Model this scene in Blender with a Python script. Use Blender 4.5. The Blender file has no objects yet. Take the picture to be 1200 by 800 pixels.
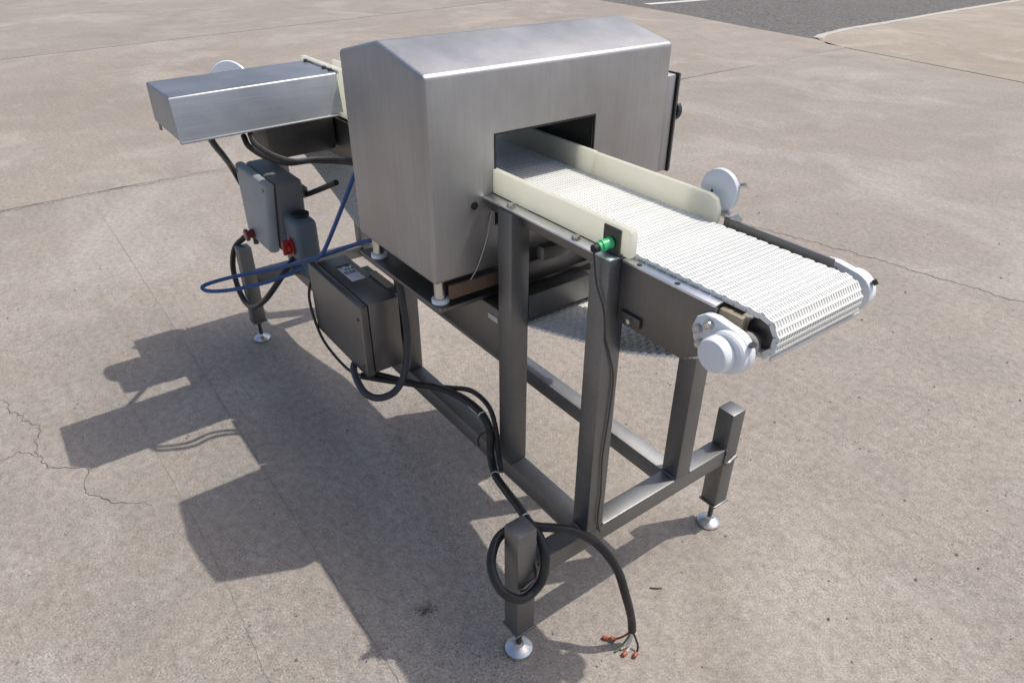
import bpy, bmesh, math, random
from mathutils import Vector, Matrix, noise
random.seed(7)
SC = bpy.context.scene
COL = SC.collection
U = 5.0 / 6.0            # design units -> metres (50 mm square tube)

# ------------------------------------------------------------------ camera
cam = bpy.data.cameras.new('camera')
cam.sensor_width = 36.0
cam.lens = 818.19 / 1200 * 36
cam.clip_start = 0.05
cam.clip_end = 2000
camo = bpy.data.objects.new('camera', cam)
COL.objects.link(camo)
camo.location = (0.9775 * U, -0.7551 * U, 1.8027 * U)
camo.rotation_euler = (1.0148, -0.0034, 0.9339)
SC.camera = camo

# ------------------------------------------------------------------ world, sun, exposure
SUN = Vector((0.200, 0.463, 1.0)).normalized()
w = bpy.data.worlds.new('World')
SC.world = w
w.use_nodes = True
wn = w.node_tree
sky = wn.nodes.new('ShaderNodeTexSky')
sky.sky_type = 'NISHITA'
sky.sun_disc = False
sky.sun_elevation = math.asin(SUN.z)
sky.sun_rotation = math.atan2(SUN.x, SUN.y)
sky.altitude = 100
sky.air_density = 0.9
sky.dust_density = 4.0
sky.ozone_density = 1.0
bg = wn.nodes['Background']
wn.links.new(sky.outputs[0], bg.inputs[0])
bg.inputs[1].default_value = 0.15
sl = bpy.data.lights.new('sun', 'SUN')
sl.energy = 3.15
sl.angle = math.radians(0.55)
sl.color = (1.0, 0.945, 0.87)
so = bpy.data.objects.new('sun', sl)
COL.objects.link(so)
so.rotation_euler = SUN.to_track_quat('Z', 'Y').to_euler()
so.location = SUN * 20
vs = SC.view_settings
vs.view_transform = 'Standard'
vs.look = 'None'
vs.exposure = -0.06
vs.gamma = 1.0
vs.use_curve_mapping = False

# ------------------------------------------------------------------ materials
class NT:
    def __init__(s, name):
        s.m = bpy.data.materials.new(name)
        s.m.use_nodes = True
        s.t = s.m.node_tree
        s.b = s.t.nodes['Principled BSDF']
        s.co = s.t.nodes.new('ShaderNodeTexCoord').outputs['Object']
    def n(s, typ, **kw):
        nd = s.t.nodes.new(typ)
        for k, v in kw.items():
            if hasattr(nd, k) and k not in ('Scale',):
                setattr(nd, k, v)
            else:
                nd.inputs[k].default_value = v
        return nd
    def l(s, a, b):
        s.t.links.new(a, b)
    def mapped(s, scale):
        mp = s.n('ShaderNodeMapping')
        mp.inputs['Scale'].default_value = scale
        s.l(s.co, mp.inputs[0])
        return mp.outputs[0]
    def noise(s, scale, detail=4, rough=0.55, vec=None, dist=0.0):
        nd = s.n('ShaderNodeTexNoise')
        nd.inputs['Scale'].default_value = scale
        nd.inputs['Detail'].default_value = detail
        nd.inputs['Roughness'].default_value = rough
        nd.inputs['Distortion'].default_value = dist
        s.l(vec or s.co, nd.inputs['Vector'])
        return nd.outputs['Fac']
    def ramp(s, fac, stops):
        r = s.n('ShaderNodeValToRGB')
        e = r.color_ramp.elements
        while len(e) < len(stops):
            e.new(0.5)
        for i, (p, c) in enumerate(stops):
            e[i].position = p
            e[i].color = (c[0], c[1], c[2], 1) if isinstance(c, (tuple, list)) else (c, c, c, 1)
        s.l(fac, r.inputs[0])
        return r.outputs[0]
    def mix(s, fac, a, b, mode='MIX'):
        m = s.n('ShaderNodeMix', data_type='RGBA', blend_type=mode)
        for sock, val in ((m.inputs[0], fac), (m.inputs[6], a), (m.inputs[7], b)):
            if hasattr(val, 'is_output'):
                s.l(val, sock)
            elif isinstance(val, (tuple, list)):
                sock.default_value = (val[0], val[1], val[2], 1)
            else:
                sock.default_value = val
        return m.outputs[2]
    def math(s, op, a, b=0.0):
        m = s.n('ShaderNodeMath', operation=op)
        for i, val in enumerate((a, b)):
            if hasattr(val, 'is_output'):
                s.l(val, m.inputs[i])
            else:
                m.inputs[i].default_value = val
        return m.outputs[0]
    def bump(s, h, strength, dist=0.002):
        b = s.n('ShaderNodeBump')
        b.inputs['Strength'].default_value = strength
        b.inputs['Distance'].default_value = dist
        s.l(h, b.inputs['Height'])
        s.l(b.outputs[0], s.b.inputs['Normal'])
    def set(s, color=None, rough=None, metal=None, **kw):
        for key, val in (('Base Color', color), ('Roughness', rough), ('Metallic', metal)):
            if val is None:
                continue
            if hasattr(val, 'is_output'):
                s.l(val, s.b.inputs[key])
            elif isinstance(val, (tuple, list)):
                s.b.inputs[key].default_value = (val[0], val[1], val[2], 1)
            else:
                s.b.inputs[key].default_value = val
        for k, v in kw.items():
            s.b.inputs[k].default_value = v
        return s.m

def steel(name, base, r0, r1, grain=(6, 6, 160), var=0.12, bump=0.06):
    """brushed stainless: grain stretched along one axis, handling marks, stains"""
    t = NT(name)
    g = t.noise(3.0, 3, 0.6, t.mapped(grain))
    cl = t.noise(4.0, 4, 0.6)
    st = t.noise(11.0, 5, 0.7, t.mapped((1, 1, 0.35)))
    lo = tuple(c * (1 - var) for c in base)
    hi = tuple(min(1, c * (1 + var)) for c in base)
    c1 = t.mix(t.ramp(cl, ((0.3, 0.0), (0.7, 1.0))), lo, hi)
    c2 = t.mix(t.ramp(st, ((0.56, 0.0), (0.75, 0.35))), c1, tuple(c * 0.72 for c in base))
    rr = t.ramp(t.math('ADD', t.math('MULTIPLY', g, 0.5), t.math('MULTIPLY', cl, 0.5)), ((0.3, r0), (0.7, r1)))
    ln = t.noise(2.0, 5, 0.75, t.mapped(tuple(a * 2.5 if a > 20 else a * 0.8 for a in grain)))
    c2 = t.mix(1.0, c2, t.ramp(ln, ((0.25, 0.89), (0.5, 1.0), (0.75, 1.11))), 'MULTIPLY')
    sm = t.noise(2.3, 7, 0.7, None, 1.0)
    c2 = t.mix(t.ramp(sm, ((0.55, 0.0), (0.72, 0.35))), c2, tuple(min(1, c * 1.28) for c in base))
    t.bump(g, bump, 0.001)
    return t.set(c2, rr, 1.0)

M = {}
M['head'] = steel('brushed_stainless_head', (0.445, 0.442, 0.445), 0.40, 0.62, (90, 90, 2.0), 0.13, 0.05)
M['frame'] = steel('dull_stainless_tube', (0.236, 0.240, 0.244), 0.42, 0.60, (40, 40, 40), 0.16, 0.08)
M['sheet'] = steel('sheet_stainless', (0.70, 0.73, 0.77), 0.42, 0.6, (2, 2, 120), 0.1, 0.04)
M['flange'] = steel('bright_flange', (0.82, 0.84, 0.86), 0.22, 0.38, (2, 60, 60), 0.08, 0.03)
M['cover'] = steel('mill_finish_cover', (0.42, 0.435, 0.455), 0.44, 0.58, (60, 2, 60), 0.12, 0.05)
M['panel'] = steel('dark_stainless_plate', (0.205, 0.203, 0.202), 0.38, 0.54, (80, 80, 3), 0.12, 0.05)
M['encl'] = steel('enclosure_stainless', (0.235, 0.235, 0.236), 0.36, 0.5, (80, 80, 3), 0.12, 0.05)
M['bolt'] = steel('bolt_steel', (0.58, 0.57, 0.55), 0.22, 0.4, (30, 30, 30), 0.15, 0.1)
M['foot'] = steel('zinc_foot', (0.74, 0.74, 0.74), 0.22, 0.42, (20, 20, 20), 0.15, 0.08)
M['darksteel'] = steel('dark_gear_steel', (0.13, 0.125, 0.12), 0.35, 0.6, (30, 30, 30), 0.2, 0.1)

def plastic(name, base, rough=0.45, dirt=(0.35, 0.33, 0.28), amount=0.3, scale=14, bump=0.05, **kw):
    t = NT(name)
    n1 = t.noise(scale, 6, 0.65)
    n2 = t.noise(scale * 6, 3, 0.6)
    f = t.ramp(n1, ((0.48, 0.0), (0.78, amount)))
    c = t.mix(f, base, dirt)
    t.bump(n2, bump, 0.001)
    return t.set(c, rough, 0.0, **kw)

M['cream'] = plastic('cream_polyethylene', (0.83, 0.83, 0.755), 0.42, (0.66, 0.60, 0.42), 0.45, 7)
def translucent(m, fac, color):
    t = m.node_tree
    out = t.nodes['Material Output']
    b = t.nodes['Principled BSDF']
    tr = t.nodes.new('ShaderNodeBsdfTranslucent')
    tr.inputs[0].default_value = (*color, 1)
    mx = t.nodes.new('ShaderNodeMixShader')
    mx.inputs[0].default_value = fac
    t.links.new(b.outputs[0], mx.inputs[1])
    t.links.new(tr.outputs[0], mx.inputs[2])
    t.links.new(mx.outputs[0], out.inputs[0])
M['white'] = plastic('white_bearing_plastic', (0.85, 0.88, 0.91), 0.35, (0.4, 0.4, 0.38), 0.18, 18)
M['belt'] = plastic('white_belt_plastic', (0.83, 0.84, 0.81), 0.4, (0.6, 0.57, 0.46), 0.2, 10)
translucent(M['cream'], 0.6, (0.96, 0.955, 0.87))
_t = M['belt'].node_tree
_oi = _t.nodes.new('ShaderNodeObjectInfo')
_mr = _t.nodes.new('ShaderNodeMapRange')
_mr.inputs[3].default_value = 0.92
_mr.inputs[4].default_value = 1.0
_t.links.new(_oi.outputs['Random'], _mr.inputs[0])
_mx = _t.nodes.new('ShaderNodeMix')
_mx.data_type = 'RGBA'
_mx.blend_type = 'MULTIPLY'
_mx.inputs[0].default_value = 1.0
_bs = _t.nodes['Principled BSDF']
_t.links.new(_bs.inputs['Base Color'].links[0].from_socket, _mx.inputs[6])
_t.links.new(_mr.outputs[0], _mx.inputs[7])
_t.links.new(_mx.outputs[2], _bs.inputs['Base Color'])
M['reflector'] = plastic('reflector_disc', (0.66, 0.70, 0.76), 0.3, (0.5, 0.5, 0.5), 0.2, 20)
M['rubber'] = plastic('black_rubber', (0.016, 0.016, 0.017), 0.42, (0.10, 0.095, 0.09), 0.3, 40, 0.15)
M['conduit'] = plastic('charcoal_conduit', (0.045, 0.05, 0.055), 0.45, (0.12, 0.11, 0.1), 0.3, 30, 0.1)
M['blue'] = plastic('blue_air_hose', (0.03, 0.095, 0.27), 0.4, (0.10, 0.11, 0.13), 0.3, 40)
M['black'] = plastic('black_liner', (0.012, 0.012, 0.012), 0.6, (0.05, 0.05, 0.05), 0.2, 20)
M['greybox'] = plastic('grey_polyester_box', (0.37, 0.40, 0.43), 0.5, (0.2, 0.2, 0.19), 0.35, 12)
M['greybody'] = plastic('dark_grey_box_base', (0.17, 0.185, 0.20), 0.5, (0.12, 0.12, 0.115), 0.35, 12)
M['greyblue'] = plastic('dark_grey_switch', (0.12, 0.16, 0.20), 0.5, (0.2, 0.2, 0.19), 0.3, 12)
M['red'] = plastic('red_knob', (0.46, 0.035, 0.03), 0.35, (0.2, 0.05, 0.05), 0.2, 30)
M['darkred'] = plastic('dark_red_button', (0.22, 0.03, 0.04), 0.35, (0.1, 0.05, 0.05), 0.3, 30)
M['green'] = plastic('green_sensor', (0.05, 0.55, 0.20), 0.35, (0.1, 0.3, 0.15), 0.2, 30)
M['orange'] = plastic('orange_wire', (0.36, 0.085, 0.045), 0.5, (0.14, 0.06, 0.04), 0.6, 60)
M['whitewire'] = plastic('white_wire', (0.62, 0.62, 0.56), 0.5, (0.4, 0.38, 0.3), 0.3, 60)
M['greenwire'] = plastic('green_wire', (0.12, 0.20, 0.10), 0.5, (0.2, 0.2, 0.15), 0.3, 60)
M['wood'] = plastic('brown_strip', (0.16, 0.10, 0.065), 0.7, (0.08, 0.06, 0.05), 0.4, 20)
M['oldplate'] = plastic('grimy_bed_plate', (0.34, 0.29, 0.20), 0.5, (0.12, 0.10, 0.06), 0.6, 22)
M['sticker'] = plastic('sticker_white', (0.62, 0.66, 0.70), 0.5, (0.4, 0.4, 0.4), 0.3, 40)
M['stickerink'] = plastic('sticker_ink', (0.03, 0.03, 0.035), 0.5, (0.1, 0.1, 0.1), 0.3, 40)
M['twig'] = plastic('dry_twig', (0.09, 0.065, 0.045), 0.8, (0.2, 0.16, 0.12), 0.5, 60)
M['paint'] = plastic('worn_white_paint', (0.62, 0.62, 0.60), 0.7, (0.2, 0.2, 0.19), 0.9, 5)
M['curb'] = plastic('pale_edge_concrete', (0.47, 0.445, 0.40), 0.8, (0.25, 0.24, 0.22), 0.6, 4)

def concrete(name, tint=(1, 1, 1), seed=0.0):
    t = NT(name)
    off = t.n('ShaderNodeMapping')
    off.inputs['Location'].default_value = (seed, seed * 0.7, 0)
    t.l(t.co, off.inputs[0])
    v = off.outputs[0]
    off2 = t.n('ShaderNodeMapping')
    off2.inputs['Location'].default_value = (seed + 7.3, 3.1, 0)
    t.l(t.co, off2.inputs[0])
    big = t.noise(0.35, 5, 0.6, v, 0.4)
    mid = t.noise(2.2, 6, 0.65, v, 0.3)
    fine = t.noise(38, 5, 0.7, v)
    grit = t.noise(150, 3, 0.7, v)
    mp = t.n('ShaderNodeMapping')
    mp.inputs['Scale'].default_value = (0.6, 14, 1)
    t.l(v, mp.inputs[0])
    brush = t.noise(2.0, 4, 0.65, mp.outputs[0])
    vor = t.n('ShaderNodeTexVoronoi')
    vor.inputs['Scale'].default_value = 150
    t.l(v, vor.inputs['Vector'])
    sepc = t.n('ShaderNodeSeparateColor')
    t.l(vor.outputs['Color'], sepc.inputs[0])
    A = tuple(a * b for a, b in zip((0.292, 0.256, 0.216), tint))
    B = tuple(a * b for a, b in zip((0.362, 0.323, 0.281), tint))
    D = tuple(a * b for a, b in zip((0.272, 0.250, 0.226), tint))
    c = t.mix(t.ramp(big, ((0.34, 0.0), (0.66, 1.0))), A, B)
    c = t.mix(t.ramp(mid, ((0.42, 0.0), (0.70, 0.8))), c, D)
    c = t.mix(t.ramp(brush, ((0.35, 0.22), (0.65, 0.0))), c, tuple(a * 0.74 for a in A))
    # pale scuffs and a few oily spots
    sc = t.noise(3.2, 9, 0.74, v, 1.5)
    c = t.mix(t.ramp(sc, ((0.54, 0.0), (0.70, 0.40))), c, tuple(a * b for a, b in zip((0.43, 0.40, 0.37), tint)))
    sp = t.noise(1.1, 4, 0.5, v, 0.5)
    c = t.mix(t.ramp(sp, ((0.64, 0.0), (0.74, 0.3))), c, (0.17, 0.155, 0.14))
    bs = t.noise(0.55, 7, 0.68, v, 0.8)
    c = t.mix(t.ramp(bs, ((0.50, 0.0), (0.66, 0.50))), c, tuple(a * b for a, b in zip((0.238, 0.212, 0.186), tint)))
    bp = t.noise(0.8, 6, 0.66, off2.outputs[0], 0.6)
    c = t.mix(t.ramp(bp, ((0.50, 0.0), (0.66, 0.50))), c, tuple(a * b for a, b in zip((0.43, 0.40, 0.365), tint)))
    # sand and aggregate showing through the worn skin
    agg_on = t.math('MULTIPLY', t.ramp(t.noise(6, 5, 0.7, v), ((0.36, 0.45), (0.62, 1.0))), t.ramp(t.noise(0.9, 4, 0.6, v), ((0.36, 0.35), (0.62, 1.0))))
    dots = t.ramp(vor.outputs['Distance'], ((0.22, 1.0), (0.50, 0.0)))
    dark = t.math('MULTIPLY', t.math('MULTIPLY', dots, t.ramp(sepc.outputs[0], ((0.66, 0.0), (0.92, 0.95)))), agg_on)
    lite = t.math('MULTIPLY', t.math('MULTIPLY', dots, t.ramp(sepc.outputs[1], ((0.70, 0.0), (0.95, 0.7)))), agg_on)
    c = t.mix(dark, c, (0.12, 0.105, 0.095))
    c = t.mix(lite, c, (0.50, 0.47, 0.44))
    sand = t.noise(260, 2, 0.8, v)
    g1 = t.ramp(sand, ((0.28, 0.66), (0.5, 1.0), (0.72, 1.34)))
    g2 = t.ramp(fine, ((0.28, 0.74), (0.5, 1.0), (0.72, 1.20)))
    g3 = t.ramp(grit, ((0.27, 0.55), (0.5, 1.0), (0.73, 1.45)))
    c = t.mix(1.0, c, g1, 'MULTIPLY')
    c = t.mix(1.0, c, g2, 'MULTIPLY')
    c = t.mix(agg_on, c, t.mix(1.0, c, g3, 'MULTIPLY'))
    h = t.math('ADD', t.math('MULTIPLY', fine, 0.6), t.math('MULTIPLY', grit, 0.7))
    t.bump(h, 0.5, 0.004)
    return t.set(c, 0.88, 0.0)

M['concrete'] = concrete('worn_concrete')
M['concrete_b'] = concrete('worn_concrete_pale', (1.03, 1.02, 1.0), 13.7)
M['apron'] = concrete('apron_concrete', (1.13, 1.09, 1.02), 41.0)

def asphalt():
    t = NT('asphalt')
    v = t.co
    vor = t.n('ShaderNodeTexVoronoi')
    vor.inputs['Scale'].default_value = 46
    t.l(v, vor.inputs['Vector'])
    sepc = t.n('ShaderNodeSeparateColor')
    t.l(vor.outputs['Color'], sepc.inputs[0])
    c = t.mix(t.ramp(sepc.outputs[0], ((0.2, 0.0), (0.95, 1.0))), (0.060, 0.057, 0.054), (0.20, 0.19, 0.18))
    c = t.mix(t.ramp(t.noise(1.2, 6, 0.7), ((0.4, 0.0), (0.7, 0.5))), c, (0.15, 0.14, 0.13))
    t.bump(vor.outputs['Distance'], 0.7, 0.006)
    return t.set(c, 0.85, 0.0)
M['asphalt'] = asphalt()
tj = NT('joint_filler')
M['joint'] = tj.set(tj.ramp(tj.noise(9, 5, 0.7), ((0.3, (0.045, 0.038, 0.032)), (0.7, (0.15, 0.13, 0.11)))), 0.95, 0.0)
ts = NT('scored_concrete')
tc = NT('crack_dirt')
M['crackfill'] = tc.set(tc.ramp(tc.noise(20, 5, 0.7), ((0.3, (0.07, 0.06, 0.05)), (0.7, (0.19, 0.165, 0.14)))), 0.95, 0.0)
M['score'] = ts.set(ts.ramp(ts.noise(14, 5, 0.7), ((0.35, (0.13, 0.115, 0.10)), (0.65, (0.27, 0.245, 0.22)))), 0.9, 0.0)
tg = NT('pebble_stone')
M['pebble'] = tg.set(tg.ramp(tg.noise(30, 2), ((0.35, (0.10, 0.085, 0.075)), (0.65, (0.42, 0.38, 0.34)))), 0.85, 0.0)

# ------------------------------------------------------------------ object helpers
def tag(o, label=None, cat=None, group=None, kind=None):
    for k, v in (('label', label), ('category', cat), ('group', group), ('kind', kind)):
        if v:
            o[k] = v
    return o

BASE = {}
def thing(name, loc, label, cat, group=None):
    o = bpy.data.objects.new(name, None)
    o.empty_display_size = 0.05
    COL.objects.link(o)
    o.location = Vector(loc) * U
    BASE[o.name] = Vector(loc)
    return tag(o, label, cat, group)

class MB:
    """collects shapes (design units) into one mesh"""
    def __init__(s):
        s.bm = bmesh.new()
    def _bev(s, geom, r, seg=2):
        if r > 0:
            bmesh.ops.bevel(s.bm, geom=geom, offset=r, segments=seg, profile=0.5, affect='EDGES', clamp_overlap=True)
    def box(s, x0, x1, y0, y1, z0, z1, r=0.0, seg=2, mat=None):
        v = [s.bm.verts.new(Vector(p)) for p in ((x0, y0, z0), (x1, y0, z0), (x1, y1, z0), (x0, y1, z0),
                                                 (x0, y0, z1), (x1, y0, z1), (x1, y1, z1), (x0, y1, z1))]
        if mat:
            for q in v:
                q.co = mat @ q.co
        f = [s.bm.faces.new([v[i] for i in q]) for q in ((3, 2, 1, 0), (4, 5, 6, 7), (0, 1, 5, 4), (1, 2, 6, 5), (2, 3, 7, 6), (3, 0, 4, 7))]
        s._bev(list({e for g in f for e in g.edges}), r, seg)
        return s
    def prism(s, pts, axis, a, b, r=0.0, seg=2):
        """polygon pts extruded along axis ('x','y','z') from a to b"""
        def P(u, w_, t):
            return {'x': (t, u, w_), 'y': (u, t, w_), 'z': (u, w_, t)}[axis]
        va = [s.bm.verts.new(P(p[0], p[1], a)) for p in pts]
        vb = [s.bm.verts.new(P(p[0], p[1], b)) for p in pts]
        n = len(pts)
        f = [s.bm.faces.new(va), s.bm.faces.new(vb[::-1])]
        for i in range(n):
            f.append(s.bm.faces.new([va[i], vb[i], vb[(i + 1) % n], va[(i + 1) % n]]))
        bmesh.ops.recalc_face_normals(s.bm, faces=f)
        if r > 0:
            s._bev(list({e for g in f[:2] for e in g.edges}), r, seg)
        return s
    def cyl(s, p0, p1, r0, r1=None, n=20, cap=True):
        r1 = r0 if r1 is None else r1
        p0, p1 = Vector(p0), Vector(p1)
        return s.lathe(p0, (p1 - p0), [(0, r0), ((p1 - p0).length, r1)], n, cap)
    def lathe(s, p0, axis, prof, n=20, cap=True):
        """prof = [(distance along axis, radius)]"""
        a = Vector(axis).normalized()
        u = a.orthogonal().normalized()
        w_ = a.cross(u)
        p0 = Vector(p0)
        rings = []
        for (d, r) in prof:
            rings.append([s.bm.verts.new(p0 + a * d + (u * math.cos(2 * math.pi * i / n) + w_ * math.sin(2 * math.pi * i / n)) * r) for i in range(n)])
        for A, B in zip(rings, rings[1:]):
            for i in range(n):
                s.bm.faces.new([A[i], A[(i + 1) % n], B[(i + 1) % n], B[i]])
        if cap:
            s.bm.faces.new(rings[0][::-1])
            s.bm.faces.new(rings[-1])
        return s
    def tube(s, pts, r, n=10, sub=8, wob=0.0, closed=False):
        P = [Vector(p) for p in pts]
        out = []
        m = len(P)
        rng = range(m if closed else m - 1)
        for i in rng:
            if closed:
                p0, p1, p2, p3 = (P[(i + k) % m] for k in (-1, 0, 1, 2))
            else:
                p1, p2 = P[i], P[i + 1]
                p0 = P[i - 1] if i > 0 else p1 * 2 - p2
                p3 = P[i + 2] if i + 2 < m else p2 * 2 - p1
            for k in range(sub):
                t = k / sub
                out.append(0.5 * ((2 * p1) + (p2 - p0) * t + (2 * p0 - 5 * p1 + 4 * p2 - p3) * t * t + (3 * p1 - p0 - 3 * p2 + p3) * t ** 3))
        if not closed:
            out.append(P[-1])
        rings = []
        d = (out[1] - out[0]).normalized()
        u = d.orthogonal().normalized()
        for i, p in enumerate(out):
            if closed:
                d2 = (out[(i + 1) % len(out)] - out[i - 1]).normalized()
            else:
                d2 = (out[min(i + 1, len(out) - 1)] - out[max(i - 1, 0)]).normalized()
            u = (u - d2 * u.dot(d2)).normalized()
            w_ = d2.cross(u)
            rr = r * (1 + wob * noise.noise(p * 9.0))
            rings.append([s.bm.verts.new(p + (u * math.cos(2 * math.pi * k / n) + w_ * math.sin(2 * math.pi * k / n)) * rr) for k in range(n)])
        pairs = list(zip(rings, rings[1:])) + ([(rings[-1], rings[0])] if closed else [])
        for A, B in pairs:
            for k in range(n):
                s.bm.faces.new([A[k], A[(k + 1) % n], B[(k + 1) % n], B[k]])
        if not closed:
            s.bm.faces.new(rings[0][::-1])
            s.bm.faces.new(rings[-1])
        return s
    def build(s, name, mat, parent=None, smooth=True, sharp=32, kind=None, base=None, label=None):
        b = base if base is not None else (BASE[root_of(parent).name] if parent else Vector((0, 0, 0)))
        for v in s.bm.verts:
            v.co = (v.co - Vector(b)) * U
        me = bpy.data.meshes.new(name)
        s.bm.normal_update()
        s.bm.to_mesh(me)
        s.bm.free()
        me.materials.append(M[mat])
        if smooth:
            for p in me.polygons:
                p.use_smooth = True
            me.set_sharp_from_angle(angle=math.radians(sharp))
        o = bpy.data.objects.new(name, me)
        COL.objects.link(o)
        if parent:
            o.parent = parent
        elif base is not None:
            o.location = Vector(base) * U
        return tag(o, label=label, kind=kind)

def root_of(o):
    while o.parent:
        o = o.parent
    return o

def shifted(o, d, parent=None):
    """a copy of a part (and its sub-parts) moved by d design units"""
    c = o.copy()
    COL.objects.link(c)
    c.location = o.location + Vector(d) * U
    if parent:
        c.parent = parent
    for ch in list(o.children):
        k = ch.copy()
        COL.objects.link(k)
        k.parent = c
    return c

def kids(o):
    return [c for c in bpy.data.objects if c.parent == o]

# ------------------------------------------------------------------ ground
def poly_inset(pts, gaps):
    n = len(pts)
    lines = []
    for i in range(n):
        p, q = Vector(pts[i]), Vector(pts[(i + 1) % n])
        d = (q - p).normalized()
        nrm = Vector((-d.y, d.x))
        lines.append((p + nrm * gaps[i], d))
    out = []
    for i in range(n):
        p, d = lines[i - 1]
        q, e = lines[i]
        den = d.x * e.y - d.y * e.x
        t = ((q - p).x * e.y - (q - p).y * e.x) / den
        out.append(p + d * t)
    return out

g = MB(); g.box(-600, 600, -600, 600, -0.3, -0.022)
ground = g.build('ground', 'concrete', smooth=False, kind='structure')
jf = MB(); jf.box(-30, 24, -26, 30, -0.0215, -0.009)
jointf = jf.build('joint_bed', 'joint', smooth=False, kind='structure')

def XA(y): return -11.4 - 0.184 * (y + 0.35)
def XB(y): return -4.85 - 0.045 * (y + 0.35) if y < 3.3 else -5.014 - 0.0205 * (y - 3.3)
def J2(x): return 10.235 - 0.1955 * (x + 5.686)
pave = thing('concrete_pavement', (0, 0, 0), None, None)
pave['kind'] = 'structure'
YS = -0.322
xr, xl = 20.0, -26.0
XC = 1.92
def J3(x): return 3.45 + 0.2 * (x + 0.036) * 0.98
slabs = [
    # corners counter-clockwise, gap of the edge that starts at each corner
    ([(XB(-7.4), -7.4), (9.0, -7.4), (9.0, J2(9.0)), (XB(10.1), J2(XB(10.1))), (XB(3.3), 3.3)], (.006, .006, .016, .007, .007), 'concrete'),
    ([(XA(-7.4), -7.4), (XB(-7.4), -7.4), (XB(YS), YS), (XB(10.1), J2(XB(10.1))), (-5.93, 10.50), (-7.31, 10.68), (-9.28, 11.08), (-12.16, 11.42), (XA(11.4), 11.45)], (.006, .006, .007, .007, .01, .01, .01, .01, .014), 'concrete_b'),
    ([(-24, -7.4), (XA(-7.4), -7.4), (XA(12.9), 12.9), (-24, 12.9)], (.008, .014, .01, .01), 'concrete'),
    ([(XB(-7.4), -20), (9.0, -20), (9.0, -7.4), (XB(-7.4), -7.4)], (.006, .006, .006, .006), 'concrete'),
    ([(XA(-7.4), -20), (XB(-7.4), -20), (XB(-7.4), -7.4), (XA(-7.4), -7.4)], (.006, .006, .006, .006), 'concrete'),
    ([(9.0, -20), (20, -20), (20, J2(20)), (9.0, J2(9.0))], (.006, .006, .01, .006), 'concrete_b'),
    # pale apron beyond the dark joint, its asphalt side bowed
    ([(-5.55, J2(-5.55)), (20, J2(20)), (20, 26), (-6.9, 26), (-6.505, 19.6), (-6.42, 16.2), (-6.30, 13.8), (-6.26, 11.95), (-6.11, 10.95), (-5.93, 10.55)], (.018, .01, .01, .01, .02, .02, .02, .02, .02, .02), 'apron'),
]
for pts, gaps, mt in slabs:
    ins = poly_inset(pts, gaps)
    # break the edges up a little, as worn arrises are
    ring = []
    for i, p in enumerate(ins):
        q = ins[(i + 1) % len(ins)]
        L = (q - p).length
        n = max(1, int(L / 0.16))
        d = (q - p).normalized()
        nr = Vector((-d.y, d.x))
        for k in range(n):
            c = p.lerp(q, k / n)
            a = 0.0012 if gaps[i] < .002 else 0.006
            j = noise.noise(Vector((c.x * 3.1, c.y * 3.1, 3.0))) * a + max(0, noise.noise(Vector((c.x * 7.7, c.y * 7.7, 9.0))) - 0.25) * a * 3
            ring.append(c + nr * max(-gaps[i] * 0.6, j) if k else c)
    b = MB()
    b.prism([(p.x, p.y) for p in ring], 'z', -0.02, 0.0)
    b.build('slab', mt, pave, smooth=False)

# asphalt beyond
b = MB()
b.prism([(-30, 13.1), (-12.3, 11.44), (-9.28, 11.09), (-7.31, 10.69), (-5.95, 10.52), (-6.12, 10.95), (-6.28, 11.95), (-6.32, 13.8), (-6.44, 16.2), (-6.52, 19.6), (-6.9, 26), (-8, 60), (-60, 60), (-60, 13.1)], 'z', -0.0205, -0.003)
b.build('asphalt_road', 'asphalt', smooth=False, kind='structure')
# pale strip of edging concrete against the asphalt
edge = [(-5.97, 10.60), (-6.11, 10.95), (-6.26, 11.95), (-6.30, 13.8), (-6.42, 16.2), (-6.505, 19.6), (-6.9, 26)]
b = MB()
L, R_ = [], []
pts = []
for i in range(len(edge) - 1):
    p, q = Vector(edge[i]), Vector(edge[i + 1])
    n = max(2, int((q - p).length / 0.15))
    for k in range(n):
        pts.append(p.lerp(q, k / n))
for i, p in enumerate(pts):
    wv = 0.10 + 0.05 * noise.noise(Vector((p.x * 2, p.y * 2, 1)))
    L.append((p.x - 0.06 + 0.04 * noise.noise(Vector((p.y * 4, 2, 1))), p.y)); R_.append((p.x + wv, p.y + 0.02))
b.prism(L + R_[::-1], 'z', -0.012, 0.006)
b.build('apron_edging', 'curb', smooth=False, kind='structure')
b = MB()
b.prism([(-11.02, 11.75), (-10.80, 11.76), (-10.66, 13.5), (-10.86, 13.5)], 'z', -0.0028, 0.0012)
b.build('painted_line', 'paint', smooth=False, kind='structure')

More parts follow.
